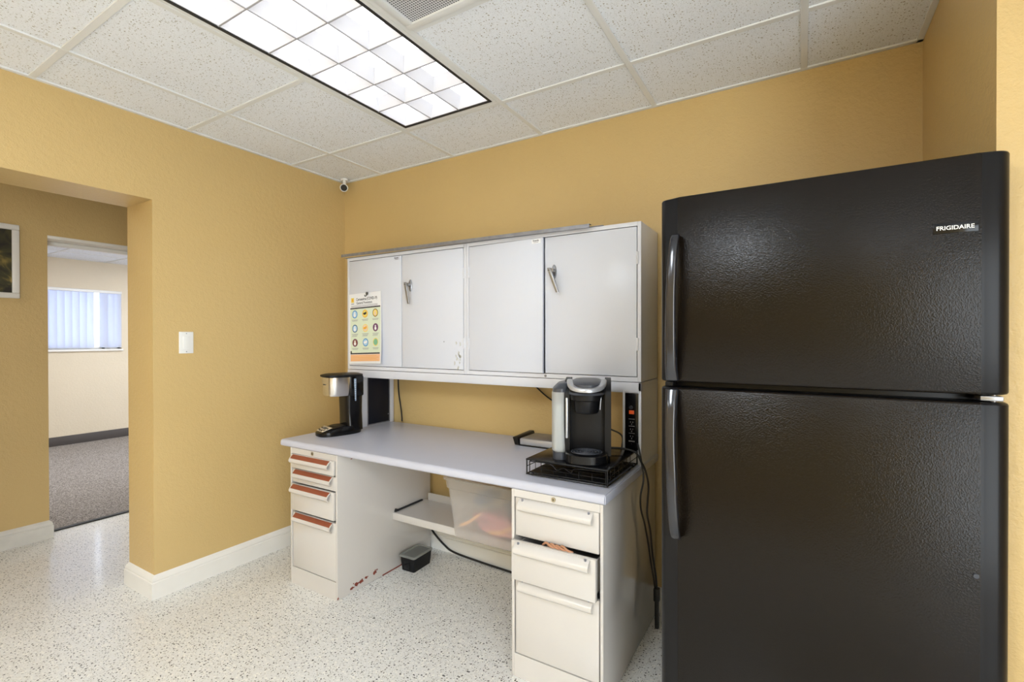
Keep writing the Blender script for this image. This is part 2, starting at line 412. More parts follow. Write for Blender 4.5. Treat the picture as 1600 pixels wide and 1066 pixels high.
# door head frame in the hall doorway
bm = B(); box(bm, XH2-.01, XH+.003, YD0, YD1, ZD-.02, ZD, .003); box(bm, XH2+.06, XH2+.1, YD0, YD1, ZD-.045, ZD-.02, .003)
struct('trim_4', bm, 'trim')

# baseboards
BP = [(0, 0), (.018, 0), (.018, .081), (.0135, .084), (.0135, .088), (.0155, .092), (.0115, .104), (.005, .112), (0, .117)]
def bb(bm, p0, p1, nrm, e0=0, e1=0):
    p0, p1, nv = Vector(p0), Vector(p1), Vector(nrm); d = (p1-p0).normalized()
    ringmesh(bm, [[tuple(p0+nv*o-d*o*e0)+(z,) for o, z in BP], [tuple(p1+nv*o+d*o*e1)+(z,) for o, z in BP]])
bm = B(); bb(bm, (XL, YB), (XL, YO1), (1, 0), 0, 1); bb(bm, (XL, YO1), (XJ, YO1), (0, -1), 1, 1); bb(bm, (XJ, YO1), (XJ, 3.4), (-1, 0), 1, 0)
bb(bm, (XL, YO0), (XL, YR), (1, 0), 0, 0)
struct('baseboard_left', bm, 'trim', sharp=12)
bm = B(); bb(bm, (XL, YB), (XR, YB), (0, -1)); struct('baseboard_back', bm, 'trim')
bm = B(); bb(bm, (XH, YR), (XH, YD0), (1, 0), 0, 1); bb(bm, (XH, YD0), (XH2+.13, YD0), (0, 1), 1, 0); struct('baseboard_hall', bm, 'trim_dirty', sharp=12)
bm = B(); bb(bm, (XR, YC), (XE, YC), (0, -1)); struct('baseboard_right', bm, 'trim')
bm = B(); box(bm, XF, XF+.012, -.4, 4.5, 0.004, .115, .004); struct('baseboard_office', bm, 'darkbase')

# ------------------------------------------------------------------ ceiling lights (2x4 troffers with a parabolic louver)
def troffer(x0, x1, y0, y1, label, lm='tube'):
    t = thing('ceiling_light', label, 'light', ((x0+x1)/2, (y0+y1)/2, ZC))
    e = .012
    a0, a1, b0, b1 = x0+e, x1-e, y0+e, y1-e
    bm = B()
    for q in ((a0, a1, b0, b0+.02), (a0, a1, b1-.02, b1), (a0, a0+.02, b0+.02, b1-.02), (a1-.02, a1, b0+.02, b1-.02)):
        box(bm, *q, ZC+.001, ZC+.014, .002, seg=1)
    obj('frame', bm, 'tee', t)
    bm = B(); f = .02; h = .12
    # dark gap then housing
    for q in ((a0+f, a1-f, b0+f, b0+f+.011), (a0+f, a1-f, b1-f-.011, b1-f), (a0+f, a0+f+.011, b0+f, b1-f), (a1-f-.011, a1-f, b0+f, b1-f)):
        box(bm, *q, ZC+.0, ZC+.10)
    obj('housing', bm, 'dark', t)
    g = f+.012; c0, c1, d0, d1 = a0+g, a1-g, b0+g, b1-g
    if lm == 'tube2':
        bm = B(); box(bm, c0, c1, d0, d1, ZC+.003, ZC+.008); obj('diffuser', bm, lm, t); return t
    bm = B(); box(bm, c0, c1, d0, d1, ZC+.096, ZC+.10); obj('lamp_panel', bm, lm, t)
    bm = B()
    nx, ny = 3, 6; H0, H1 = ZC+.004, ZC+.066
    def blade(horizontal, pos, lo, hi, half=False):
        # parabolic section: thin bottom, wide top
        w0, w1 = .0012, .016
        prof = [(-w0, H0), (w0, H0), (w0+.003, H0+.02), (w0+.008, H0+.045), (w1, H1), (-w1, H1), (-w0-.008, H0+.045), (-w0-.003, H0+.02)]
        prof = [(pos+u, z) for u, z in prof]
        if horizontal: prism_x(bm, prof, lo, hi)
        else: prism_y(bm, prof, lo, hi)
    for i in range(1, nx): blade(False, c0+(c1-c0)*i/nx, d0, d1)
    for j in range(1, ny): blade(True, d0+(d1-d0)*j/ny, c0, c1)
    for q in ((c0, c1, d0, d0+.004), (c0, c1, d1-.004, d1), (c0, c0+.004, d0, d1), (c1-.004, c1, d0, d1)): box(bm, *q, H0, H1+.03)
    for i in range(1, nx): box(bm, c0+(c1-c0)*i/nx-.0028, c0+(c1-c0)*i/nx+.0028, d0, d1, H0-.002, H0, mi=1)
    for j in range(1, ny): box(bm, c0, c1, d0+(d1-d0)*j/ny-.0028, d0+(d1-d0)*j/ny+.0028, H0-.0021, H0, mi=1)
    obj('louver', bm, ['louver', 'edge'], t, sharp=20)
    return t
troffer(LX0, LX1, LY0, LY1, 'large rectangular fluorescent ceiling light with white grid louver and black edge')
troffer(L2X0, L2X1, L2Y0, L2Y1, 'second fluorescent ceiling light behind the camera, mirrored in the fridge door', 'tube2')

# return air vent
vt = thing('ceiling_vent', 'grey perforated return air vent in a white frame beside the ceiling light', 'vent', ((VX0+VX1)/2, (VY0+VY1)/2, ZC))
bm = B(); e = .013; a0, a1, b0, b1 = VX0+e, VX1-e, VY0+e, VY1-e; f = .03
for q in ((a0, a1, b0, b0+f), (a0, a1, b1-f, b1), (a0, a0+f, b0+f, b1-f), (a1-f, a1, b0+f, b1-f)): box(bm, *q, ZC-.008, ZC+.012, .003)
obj('frame', bm, 'tee', vt)
def perf_mat():
    mt, nt, b = nm('perforated_sheet'); setp(b, rough=.5)
    P_ = coords(nt); v = N(nt, 'ShaderNodeTexVoronoi', voronoi_dimensions='2D', Scale=110.0, Randomness=0.0); nt.links.new(P_, v.inputs[0])
    c = ramp(nt, v.outputs['Distance'], [(.30, (.05, .05, .06)), (.36, (.62, .63, .66))]); nt.links.new(c, b.inputs['Base Color']); return mt
M['perfsheet'] = perf_mat()
bm = B(); box(bm, a0+f, a1-f, b0+f, b1-f, ZC-.001, ZC+.004); obj('perforated_grille', bm, 'perfsheet', vt)

# security camera in the corner
sc = thing('security_camera', 'small round white security camera hanging in the ceiling corner', 'camera', (-2.735, 2.275, 2.36))
bm = B(); cyl(bm, (-2.735, 2.275, ZC+.004), (-2.735, 2.275, ZC-.008), .026, .024); cyl(bm, (-2.735, 2.275, ZC-.006), (-2.735, 2.275, 2.385), .012, .01); obj('mount', bm, 'whitegloss', sc)
d = Vector((.66, -.68, -.32)).normalized(); c = Vector((-2.735, 2.275, 2.368)); bm = B()
cyl(bm, c-d*.03, c-d*.015, .016, .024); cyl(bm, c-d*.015, c+d*.025, .024, .026); obj('camera_body', bm, 'greymetal', sc)
bm = B(); a = d.orthogonal().normalized(); b_ = d.cross(a); rings = []
for k in range(28):
    u = a*math.cos(k*2*PI/28)+b_*math.sin(k*2*PI/28); rings.append([c+d*.023+u*.027, c+d*.03+u*.027, c+d*.031+u*.0235, c+d*.023+u*.021])
ringmesh(bm, rings, closed=True); obj('bezel', bm, 'whitegloss', sc)
bm = B(); cyl(bm, c+d*.02, c+d*.0262, .021); obj('lens', bm, 'black', sc)

# light switch
ls = thing('light_switch', 'white decorator light switch plate on the yellow left wall', 'switch', (XL, 1.295, 1.236))
bm = B(); box(bm, XL, XL+.006, 1.26, 1.33, 1.237, 1.352, .0025); obj('cover_plate', bm, 'whitegloss', ls)
bm = B(); box(bm, XL+.004, XL+.009, 1.278, 1.312, 1.262, 1.327, .0015, fn=lambda v: (v.x+(v.z-1.294)*.06*(v.x > XL+.006), v.y, v.z)); obj('rocker', bm, 'whitegloss', ls)
for z in (1.2465, 1.3425):
    bm = B(); cyl(bm, (XL+.005, 1.295, z), (XL+.0068, 1.295, z), .0028, n=12); obj('screw', bm, 'greymetal', ls)

# framed picture in the hall
pf = thing('picture_frame', 'white framed dark landscape picture on the hall wall at the left edge', 'picture', (XH, .7, 1.57))
bm = B(); y0, y1, z0, z1, fw = .40, 1.0, 1.572, 2.035, .034
for q in ((y0, y1, z0, z0+fw), (y0, y1, z1-fw, z1), (y0, y0+fw, z0+fw, z1-fw), (y1-fw, y1, z0+fw, z1-fw)): box(bm, XH, XH+.022, *q, .004)
obj('frame', bm, 'trim', pf)
bm = B(); box(bm, XH, XH+.012, y0+fw, y1-fw, z0+fw, z1-fw); obj('picture_print', bm, 'painting', pf)

# ------------------------------------------------------------------ steel desk
DT, DF, DL, DR = .765, 1.594, -2.4425, -.584
PF = 1.600; PBK = 2.302; ZP = DT-.036
desk = thing('office_desk', 'cream steel double pedestal desk with grey laminate top and two stacks of drawers', 'desk', ((DL+DR)/2, 1.95, 0))
bm = B()
r = .016; prof = [(YB-.022, DT), (DF+r, DT)]+[(DF+r-math.sin(a)*r, DT-r+math.cos(a)*r) for a in [i*PI/2/6 for i in range(1, 7)]]+[(DF, DT-.024)]+[(DF+.012-math.cos(a)*.012, DT-.024-math.sin(a)*.012) for a in [i*PI/2/4 for i in range(1, 5)]]+[(YB-.022, DT-.036)]
prism_x(bm, prof, DL+.004, DR-.004)
t = [(y+(.003 if y < 1.7 else -.003), z-.003*(1 if z > DT-.018 else -1)) for y, z in prof]
obj('desktop', bm, 'laminate', desk)
bm = B(); box(bm, DL, DL+.005, DF+.006, YB-.022, DT-.034, DT-.003, .002); obj('edge_band', bm, 'laminate', desk); bm = B(); box(bm, DR-.005, DR, DF+.006, YB-.022, DT-.034, DT-.003, .002); obj('edge_band', bm, 'laminate', desk)

def pull(bm, x0, x1, y, z, mi=0):
    """full-width steel lip pull, rolled over at the front"""
    outer = [(y, z+.006), (y-.004, z+.005), (y-.014, z-.003), (y-.022, z-.012), (y-.026, z-.020), (y-.025, z-.028), (y-.020, z-.034), (y-.013, z-.037)]
    inner = [(y-.013, z-.034), (y-.018, z-.031), (y-.0225, z-.027), (y-.0233, z-.020), (y-.020, z-.014), (y-.012, z-.006), (y-.004, z+.001), (y, z+.001)]
    prism_x(bm, outer+inner, x0, x1, mi)
def carcass(x0, x1):
    bm = B(); s = .012
    box(bm, x0, x0+s, PF, PBK, 0, ZP, .002); box(bm, x1-s, x1, PF, PBK, 0, ZP, .002)
    box(bm, x0+s, x1-s, PBK-.01, PBK, 0, ZP); box(bm, x0+s, x1-s, PF+.001, PBK-.01, ZP-.006, ZP)
    box(bm, x0+s, x1-s, PF+.0005, PF+.02, .70, ZP-.0005); box(bm, x0+s, x1-s, PF+.0005, PF+.02, .0, .090); box(bm, x0+s, x1-s, PF+.02, PBK-.01, .05, .06)
    return bm
def drawer(parent, x0, x1, z0, z1, out=0, brown=True, inset=.012, pd=.002):
    y = PF-out
    bm = B(); box(bm, x0, x1, y, y+.018, z0, z1, .003)
    box(bm, x0+.012, x0+.016, y+.018, y+.55, z0+.015, z1-.02); box(bm, x1-.016, x1-.012, y+.018, y+.55, z0+.015, z1-.02)
    box(bm, x0+.012, x1-.012, y+.018, y+.55, z0+.012, z0+.016); box(bm, x0+.012, x1-.012, y+.546, y+.55, z0+.015, z1-.02)
    d = obj('drawer', bm, 'steel', parent)
    bm = B(); hx0, hx1 = x0+.02, x1-.02; zt = z1-.008
    pull(bm, hx0, hx1, y, zt)
    h = obj('drawer_pull', bm, 'steel', d)
    # thin inset strip on the sloping top face
    if brown:
        pr_ = [(y-.002, zt+.0072), (y-.0045, zt+.0062), (y-.0142, zt-.0018), (y-.0212, zt-.0100), (y-.0206, zt-.0112), (y-.013, zt-.0035), (y-.004, zt+.004), (y-.002, zt+.005)]
        bm = B(); prism_x(bm, pr_, hx0+.006, hx1-.006); i_ = obj('pull_insert', bm, 'rustbrown', d); i_['label'] = 'rust brown pull insert'
    else:
        for hx in (hx0+.015, hx1-.015):
            bm = B(); cyl(bm, (hx, y-.006, zt+.0), (hx, y-.0085, zt+.0065), .0045, n=12); obj('pull_screw', bm, 'greymetal', d)
    return d
def locker(parent, x, z):
    bm = B(); cyl(bm, (x, PF-.004, z), (x, PF+.004, z), .0085); k_ = obj('lock', bm, 'lock', parent)
    bm = B(); box(bm, x-.0012, x+.0012, PF-.0048, PF-.003, z-.004, z+.004); cyl(bm, (x, PF-.0046, z), (x, PF-.003, z), .002, n=10); obj('keyhole', bm, 'dark', parent)
# left pedestal
PLX0, PLX1 = -2.362, -1.985
p1 = obj('pedestal', carcass(PLX0, PLX1), 'steel', desk)
for k, (z0, z1, out, dx) in enumerate(((.625, .699, .009, -.003), (.547, .618, 0, .003), (.400, .541, .009, -.003), (.094, .386, 0, .003))):
    drawer(desk, PLX0+.018+dx, PLX1-.014+dx, z0, z1, out)
locker(desk, -2.175, .716)
# right pedestal
PRX0, PRX1 = -.968, -.5935
p2 = obj('pedestal', carcass(PRX0, PRX1), 'steel', desk)
drawer(desk, PRX0+.018, PRX1-.016, .551, .698, 0, False); drawer(desk, PRX0+.018, PRX1-.016, .394, .544, .032, False); drawer(desk, PRX0+.018, PRX1-.016, .094, .388, 0, False)
locker(desk, -.786, .716)
bm = B(); box(bm, PRX0+.013, PRX1-.013, PF+.03, PBK-.02, .535, .552); obj('divider', bm, 'dark', desk); bm = B(); box(bm, PLX0+.013, PLX1-.013, PF+.03, PBK-.02, .5425, .5455); obj('divider', bm, 'dark', desk)
# pull-out shelf between the pedestals
bm = B(); box(bm, PLX1, PRX0, 1.98, 2.25, .322, .328, 0); box(bm, PLX1, PRX0, 1.978, 1.984, .288, .327, .002); box(bm, PLX1+.03, PRX0-.03, 2.246, 2.252, .322, .372, .002)
obj('knee_shelf', bm, 'steel', desk)
bm = B(); box(bm, PLX1+.001, PLX1+.012, 1.99, 2.22, .328, .336, .001); cyl(bm, (PLX1, 2.0, .338), (PLX1+.014, 2.0, .338), .006, n=12); obj('shelf_rail', bm, 'dark', desk)
# rust blooms on the left pedestal side
def blob(bm, cy, cz, ry, rz, x, th=.0006, n=18):
    ph = random.random()*6
    ring = [(cy+math.cos(a)*ry*(1+.28*math.sin(3*a+ph)+.2*math.sin(7*a+ph*2)), cz+math.sin(a)*rz*(1+.3*math.sin(4*a+ph)+.2*math.cos(9*a))) for a in [k*2*PI/n for k in range(n)]]
    ringmesh(bm, [[(x, y, max(.002, z)) for y, z in ring], [(x+th, y, max(.002, z)) for y, z in ring]])
bm = B()
for cy, cz, ry, rz in ((1.69, .026, .014, .006), (1.72, .034, .016, .009), (1.752, .036, .014, .010), (1.785, .041, .012, .006), (1.845, .044, .012, .011), (1.86, .052, .006, .004), (1.70, .045, .004, .003), (1.603, .012, .005, .006)): bm = B(); blob(bm, cy, cz, ry, rz, PLX1); s_ = obj('rust_stain', bm, 'rust', desk); s_['label'] = 'dark red rust stain'
bm = B()
box(bm, PLX1, PLX1+.0008, 1.9, 2.1, 0, .007)
s_ = obj('rust_stain', bm, 'rust', desk); s_['label'] = 'dark red rust line along the floor'
for q in ((1.74, .70, .004, .003), (1.69, .695, .006, .0025), (1.87, .705, .004, .003)): bm = B(); blob(bm, *q, PLX1); obj('paint_chip', bm, 'rust', desk)

# something brown poking out of the open drawer
bm = B(); rnd = random.Random(3)
for k in range(4):
    x = -.80+.022*k
    tube(bm, [(x-.03, 1.60+rnd.uniform(-.004, .004), .540), (x-.01, 1.588, .553+rnd.uniform(0, .004)), (x+.012, 1.581, .549), (x+.03, 1.59, .541)], .0042, n=8)
tag(obj('rubber_bands', bm, 'brownpaper'), 'tangle of brown rubber bands poking out of the half open right hand drawer', 'rubber bands')

# ------------------------------------------------------------------ riser carrying the overhead cabinets
HL, HR, HF, HB = -2.447, -.591, 2.056, 2.332
RZ0, RZ1 = DT, 1.121
rs = thing('desk_riser', 'white steel riser on the desk back with a power panel in its right leg', 'shelf', ((HL+HR)/2, 2.19, DT))
bm = B()
prof = [(HF, RZ1), (HF, RZ1-.036), (HF+.006, RZ1-.046), (HF+.010, RZ1-.046), (HF+.012, RZ1-.036), (HF+.012, RZ1-.012), (HB, RZ1-.012), (HB, RZ1)]
prism_x(bm, prof, HL, HR); obj('shelf_top', bm, 'steelwhite', rs)
LX = -2.325
def leg(x0, x1, inner):
    bm = B(); zt = RZ1-.0125
    yf = HF+.014
    if inner > 0:      # left leg: recess on its inner side
        box(bm, x0, x1-.006, yf-.004, HB, RZ0, zt, .002)
        box(bm, x1-.006, x1, yf-.004, yf+.034, RZ0, zt, .001); box(bm, x1-.006, x1, HB-.035, HB, RZ0, zt, .001)
        box(bm, x1-.006, x1, yf+.034, HB-.035, zt-.01, zt)
    else:
        # front opening for the power panel
        box(bm, x0, x1, yf, HB, RZ0, zt, 0)
        box(bm, x0, x0+.010, HF+.001, yf, RZ0, zt, .001); box(bm, x1-.012, x1, HF-.0, yf, RZ0, zt+.012, .001)
        box(bm, x0+.010, x1-.012, HF+.001, yf, zt-.018, zt); box(bm, x0+.010, x1-.012, HF+.001, yf, RZ0, RZ0+.062)
    return obj('riser_leg', bm, 'steelwhite', rs)
leg(HL, LX, 1); rl = leg(-.673, HR, -1)
bm = B(); box(bm, LX-.006, LX-.002, HF+.048, HB-.035, RZ0+.006, RZ1-.022, .001); sp = obj('side_panel', bm, 'navy', rs); sp['label'] = 'dark blue black side panel'
bm = B(); box(bm, LX-.003, LX+.001, HB-.043, HB-.036, RZ0+.006, RZ1-.022); box(bm, LX-.003, LX+.001, HF+.048, HF+.054, RZ0+.006, RZ1-.022); box(bm, LX-.003, LX+.001, HF+.048, HB-.036, RZ0+.004, RZ0+.01)
cyl(bm, (LX-.002, HB-.05, .82), (LX+.002, HB-.05, .82), .004, n=10); obj('panel_edge', bm, 'greymetal', rs)
# power panel
px0, px1, pz0, pz1 = -.661, -.604, .828, 1.073
bm = B(); box(bm, px0-.002, px1+.001, HF+.004, HF+.012, pz0, pz1, .001); pp = obj('power_panel', bm, 'black', rs); pp['label'] = 'black power panel with outlets'
cxp = (px0+px1)/2
bm = B(); cyl(bm, (cxp-.003, HF+.004, 1.012), (cxp-.003, HF-.004, 1.012), .008); obj('breaker_knob', bm, 'graphite', pp)
bm = B(); box(bm, cxp-.012, cxp+.010, HF-.001, HF+.005, .983, .999, .0015); obj('rocker_switch', bm, 'redlit', pp)
bm = B()
for k in range(3):
    z = .948-.031*k
    for q in ((cxp-.006, z), (cxp+.004, z), (cxp-.001, z-.009)): box(bm, q[0]-.0012, q[0]+.0012, HF+.0025, HF+.0045, q[1]-.003, q[1]+.003)
    box(bm, cxp-.014, cxp+.012, HF+.003, HF+.0043, z+.012, z+.014)
box(bm, cxp-.014, cxp+.012, HF+.003, HF+.0043, .862, .867); box(bm, cxp-.003, cxp-.001, HF+.003, HF+.0043, .852, .854)
obj('outlet', bm, 'inkgrey', pp)

# ------------------------------------------------------------------ overhead cabinets
def cabinet(x0, x1, label, ajar):
    z0, z1 = 1.124, 1.817
    t = thing('wall_cabinet', label, 'cabinet', ((x0+x1)/2, 2.19, z0))
    bm = B(); s = .016
    box(bm, x0, x0+s, HF, HB, z0, z1, .0015); box(bm, x1-s, x1, HF, HB, z0, z1, .0015)
    box(bm, x0+s, x1-s, HF+.0004, HB, z0, z0+.020); box(bm, x0+s, x1-s, HF+.0004, HB, z1-.018, z1)
    box(bm, x0+s, x1-s, HB-.01, HB-.002, z0+.02, z1-.018)
    body = obj('cabinet_body', bm, 'steelwhite', t)
    a0, a1, b0, b1 = x0+s+.003, x1-s-.003, z0+.023, z1-.021; mid = (a0+a1)/2
    g = .0025
    def door(u0, u1, hinge, fn=None):
        bm = B(); box(bm, u0, u1, HF-.0005, HF+.017, b0, b1, .002, fn=fn)
        d = obj('cabinet_door', bm, 'steelgrey', t)
        for zz in (b0+.14, b1-.135):
            hx = u0-.003 if hinge < 0 else u1+.003
            bm = B(); box(bm, hx-.006, hx+.006, HF-.0018, HF+.002, zz-.028, zz+.028, .001); cyl(bm, (hx+.002*hinge, HF-.001, zz-.027), (hx+.002*hinge, HF-.001, zz+.027), .0028, n=10)
            obj('hinge', bm, 'steelwhite', d)
        return d
    if ajar:
        dl = door(a0, mid-g, -1, fn=lambda v: (v.x, v.y-(v.x-a0)*.030*(1+.5*(b1-v.z)), v.z))
    else: dl = door(a0, mid-g, -1)
    dr = door(mid+g, a1, 1)
    # maker's tag: small plate with two lines
    yy = HF-.0005-(.0125*1.0 if ajar else 0)
    bm = B(); box(bm, mid-.062, mid-.014, yy-.0012, yy+.0004, b1-.026, b1-.004)
    obj('name_plate', bm, 'paper' if ajar else 'steelgrey', dl)
    bm = B(); rm = random.Random(8); ux = 0
    while ux < .031:     # unreadable maker's lettering: a run of small strokes
        wd = rm.uniform(.0022, .0042); hh = rm.uniform(.005, .009); box(bm, mid-.055+ux, mid-.055+ux+wd*.8, yy-.0016, yy-.001, b1-.016, b1-.016+hh); ux += wd+.0012
   
    box(bm, mid-.052, mid-.026, yy-.0016, yy-.001, b1-.0215, b1-.0200); obj('name_plate_print', bm, 'ink', dl)
    # lever handle: pointed rose plate, boss and a long tapering lever hanging down
    hx, hz = (mid+.052, b0+.482) if ajar else (mid+.07, b0+.470)
    bm = B(); rose = [(hx+math.sin(a)*.0125, hz+math.cos(a)*.034*(1 if True else 1)) for a in [k*2*PI/20 for k in range(20)]]
    ringmesh(bm, [[(x, HF-.0005, z) for x, z in rose], [(x, HF-.004, z) for x, z in rose], [(hx+(x-hx)*.75, HF-.007, hz+(z-hz)*.85) for x, z in rose]])
    cyl(bm, (hx, HF-.005, hz+.004), (hx, HF-.030, hz+.004), .010, .009)
    h = obj('lever_handle', bm, 'chrome', dr)
    bm = B(); tilt = .36 if ajar else .20; rings = []
    for k in range(11):
        u = k/10; L = .125*u; w_ = .0105-.003*u; d_ = .0055-.0015*u
        if k == 0: w_, d_ = .008, .004
        cxx = hx-.014+math.sin(tilt)*L; cz = hz+.016-math.cos(tilt)*L; yy2 = HF-.030
        rings.append([(cxx+w_*math.copysign(abs(math.cos(a))**.5, math.cos(a)), yy2-d_*math.copysign(abs(math.sin(a))**.5, math.sin(a)), cz) for a in [q*2*PI/16 for q in range(16)]])
    ringmesh(bm, rings); cyl(bm, (hx-.011, HF-.034, hz+.004), (hx-.011, HF-.038, hz+.004), .0065, n=16); obj('lever', bm, 'chrome', dr)
    bm = B(); cyl(bm, (hx-.011, HF-.037, hz+.004), (hx-.011, HF-.0385, hz+.004), .0025, n=10); obj('keyhole', bm, 'dark', dr)
    return t, dl, dr, (a0, a1, b0, b1, mid)
cl, cldl, cldr, _ = cabinet(HL, -1.5225, 'light grey steel double door cabinet on the left with a health notice on it', False)
cr, crdl, crdr, ci = cabinet(-1.5215, HR, 'light grey steel double door cabinet on the right beside the black fridge', True)
M['scuff'] = plain('old_tape_residue', (.54, .54, .51), .6)
rn = random.Random(5)
for k in range(16): 
    yy = rn.gauss(-1.575, .02); zz = rn.gauss(1.215, .03)
    if yy > -1.56: yy = -1.565
    n = 9; ph = rn.random()*6; r_ = rn.uniform(.002, .007)
    ring = [(yy+math.cos(a)*r_*(1+.4*math.sin(2*a+ph)), zz+math.sin(a)*r_*1.6*(1+.3*math.cos(3*a))) for a in [q*2*PI/n for q in range(n)]]
    bm = B(); ringmesh(bm, [[(x, HF-.0004, z) for x, z in ring], [(x, HF-.0008, z) for x, z in ring]]); obj('tape_residue', bm, 'scuff', cldr)
bm = B(); cyl(bm, (-1.672, HF, 1.296), (-1.672, HF-.001, 1.296), .0028, n=10); obj('screw_hole', bm, 'dark', cldr)
bm = B(); cyl(bm, (-1.052, HF+.0006, 1.134), (-1.052, HF-.002, 1.134), .006, n=16); obj('lock', bm, 'greymetal', cr)

# long loose metal rail lying along the cabinet tops
bm = B()
def railfn(v): return (v.x, v.y, v.z+(.012-(v.x-HL)*.007))
box(bm, HL-.018, -.815, 2.028, 2.050, 1.8245, 1.8265, 0, fn=railfn); box(bm, HL-.018, -.815, 2.024, 2.028, 1.8095, 1.8265, 0, fn=railfn); box(bm, HL-.018, -.76, 2.048, 2.085, 1.817, 1.8185, 0, fn=lambda v: (v.x, v.y, v.z+.001))
ra = thing('metal_rail', 'long dirty grey metal rail lying along the top front edge of the cabinets', 'rail', ((HL-.815)/2, 2.05, 1.817))
obj('rail_channel', bm, 'greymetal', ra)
for x in (-2.43, -2.02, -1.73, -1.41, -1.05): bm = B(); cyl(bm, (x, 2.026, 1.829-(x-HL)*.007), (x, 2.022, 1.829-(x-HL)*.007), .006, n=12); obj('rivet', bm, 'chrome', ra)

# ------------------------------------------------------------------ health notice
PW, PH = .279, .432
def pg(u, v, w_):          # paper coordinates -> world; tilts a little, curls away at its lower right corner
    a = .035; x = -2.428+math.cos(a)*u-math.sin(a)*(v-PH)*(-1)*.0; z = 1.157+v+math.sin(a)*u
    c = max(0, (u/PW-.35))*max(0, 1-v/PH); curl = .035*c*c*1.6
    return (x+.022*(1-v/PH)*(u/PW), HF-.0032-curl-w_-.0006*math.sin(u*30), z)
notice = thing('notice', 'printed health notice with nine coloured round pictograms on the left cabinet door', 'poster', (-2.29, HF-.004, 1.157))
def sheet(bm, u0, u1, v0, v1, w0, w1, mi=0, nx=12, ny=12):
    for i in range(nx):
        for j in range(ny):
            a0_, a1_ = u0+(u1-u0)*i/nx, u0+(u1-u0)*(i+1)/nx; b0_, b1_ = v0+(v1-v0)*j/ny, v0+(v1-v0)*(j+1)/ny
            f_ = bm.faces.new([bm.verts.new(pg(*q)) for q in ((a0_, b0_, w1), (a1_, b0_, w1), (a1_, b1_, w1), (a0_, b1_, w1))]); f_.material_index = mi
            f_ = bm.faces.new([bm.verts.new(pg(*q)) for q in ((a0_, b1_, w0), (a1_, b1_, w0), (a1_, b0_, w0), (a0_, b0_, w0))]); f_.material_index = mi
    bmesh.ops.remove_doubles(bm, verts=bm.verts, dist=1e-6)
bm = B(); sheet(bm, 0, PW, 0, PH, 0, .0004); obj('paper', bm, 'paper', notice)
mats = ['pgreen', 'ink', 'inkgrey', 'i_peach', 'i_blue', 'i_navyi', 'i_orange', 'i_yell', 'i_white', 'i_purple', 'i_green', 'i_brown', 'i_skin', 'i_lblue']
bm = B()
sheet(bm, .012, PW-.008, .066, .342, .0004, .0007, 0)
sheet(bm, .012, PW-.008, .338, .346, .0007, .0009, 1, 8, 1); sheet(bm, .012, PW-.012, .058, .066, .0007, .0009, 1, 8, 1)
sheet(bm, .012, PW-.010, .014, .056, .0004, .0007, 3, 8, 2)
def lay(u0, v0, rot=0): return lambda u, v, w_: pg(u0+u, v0+v, .0011+w_*.3)
text_bm(bm, 'Coronavirus (COVID-19)', .0235, lay(.066, .388), 1, bold=.0004, depth=.0002, sx=.74)
text_bm(bm, 'General Prevention', .0225, lay(.068, .366), 1, bold=.0002, depth=.0002, sx=.76)
for v in (.3585, .353, .3495): sheet(bm, .02, PW-.03, v, v+.0018, .0007, .0009, 2, 8, 1)
sheet(bm, .02, .046, .378, .408, .0004, .0008, 7, 2, 2); sheet(bm, .026, .040, .386, .401, .0008, .0011, 6, 2, 2); sheet(bm, .02, .046, .368, .373, .0007, .0009, 2, 2, 1)
def disc(cu, cv, ru, rv, w_, mi, n=24):
    vs_ = [bm.verts.new(pg(cu+ru*math.cos(a), cv+rv*math.sin(a), w_)) for a in [k*2*PI/n for k in range(n)]]
    f_ = bm.faces.new(vs_); f_.material_index = mi
icons = [[(4, 13, 8), (6, 7, 1), (11, 7, 12)], [(5, 13, 8), (7, 12, 6), (9, 9, 8)], [(9, 11, 8), (4, 13, 8), (7, 10, 10)]]
for r_ in range(3):
    for q in range(3):
        cu, cv = .052+.088*q, .305-.088*r_; a_, b_2, c_ = icons[r_][q]
        disc(cu, cv, .0235, .0245, .0010, a_); disc(cu, cv, .019, .0195, .0013, b_2)
        if q == 1: disc(cu-.004, cv, .012, .007, .0016, c_); disc(cu+.007, cv+.004, .006, .008, .0018, c_)
        else: disc(cu, cv-.006, .009, .010, .0016, c_); disc(cu, cv+.008, .0055, .0065, .0018, c_)
        for k in range(2+(r_ == 1)): sheet(bm, cu-.027+.004*(k % 2), cu+.027-.005*k, cv-.036-.0065*k, cv-.0335-.0065*k, .0007, .0009, 2, 4, 1)
for k in range(4): sheet(bm, .018, PW-.022-.02*(k % 2), .019+.009*k, .0212+.009*k, .0007, .0009, 6, 8, 1)
for f_ in bm.faces: pass
obj('print', bm, mats, notice)
mg = thing('magnet', 'small dark hook magnet holding the notice on the cabinet door', 'magnet', (-2.262, HF-.006, 1.575))
mb_ = Vector((-2.262, 0, 1.588)); bm = B(); cyl(bm, (mb_.x, HF-.0065, mb_.z), (mb_.x, HF-.011, mb_.z), .010); obj('magnet_base', bm, 'chrome', mg)
bm = B(); tube(bm, [(mb_.x, HF-.011, mb_.z+.006), (mb_.x+.009, HF-.016, mb_.z), (mb_.x+.007, HF-.02, mb_.z-.014), (mb_.x-.006, HF-.02, mb_.z-.017), (mb_.x-.009, HF-.018, mb_.z-.009)], .0022); obj('hook', bm, 'blackmat', mg)

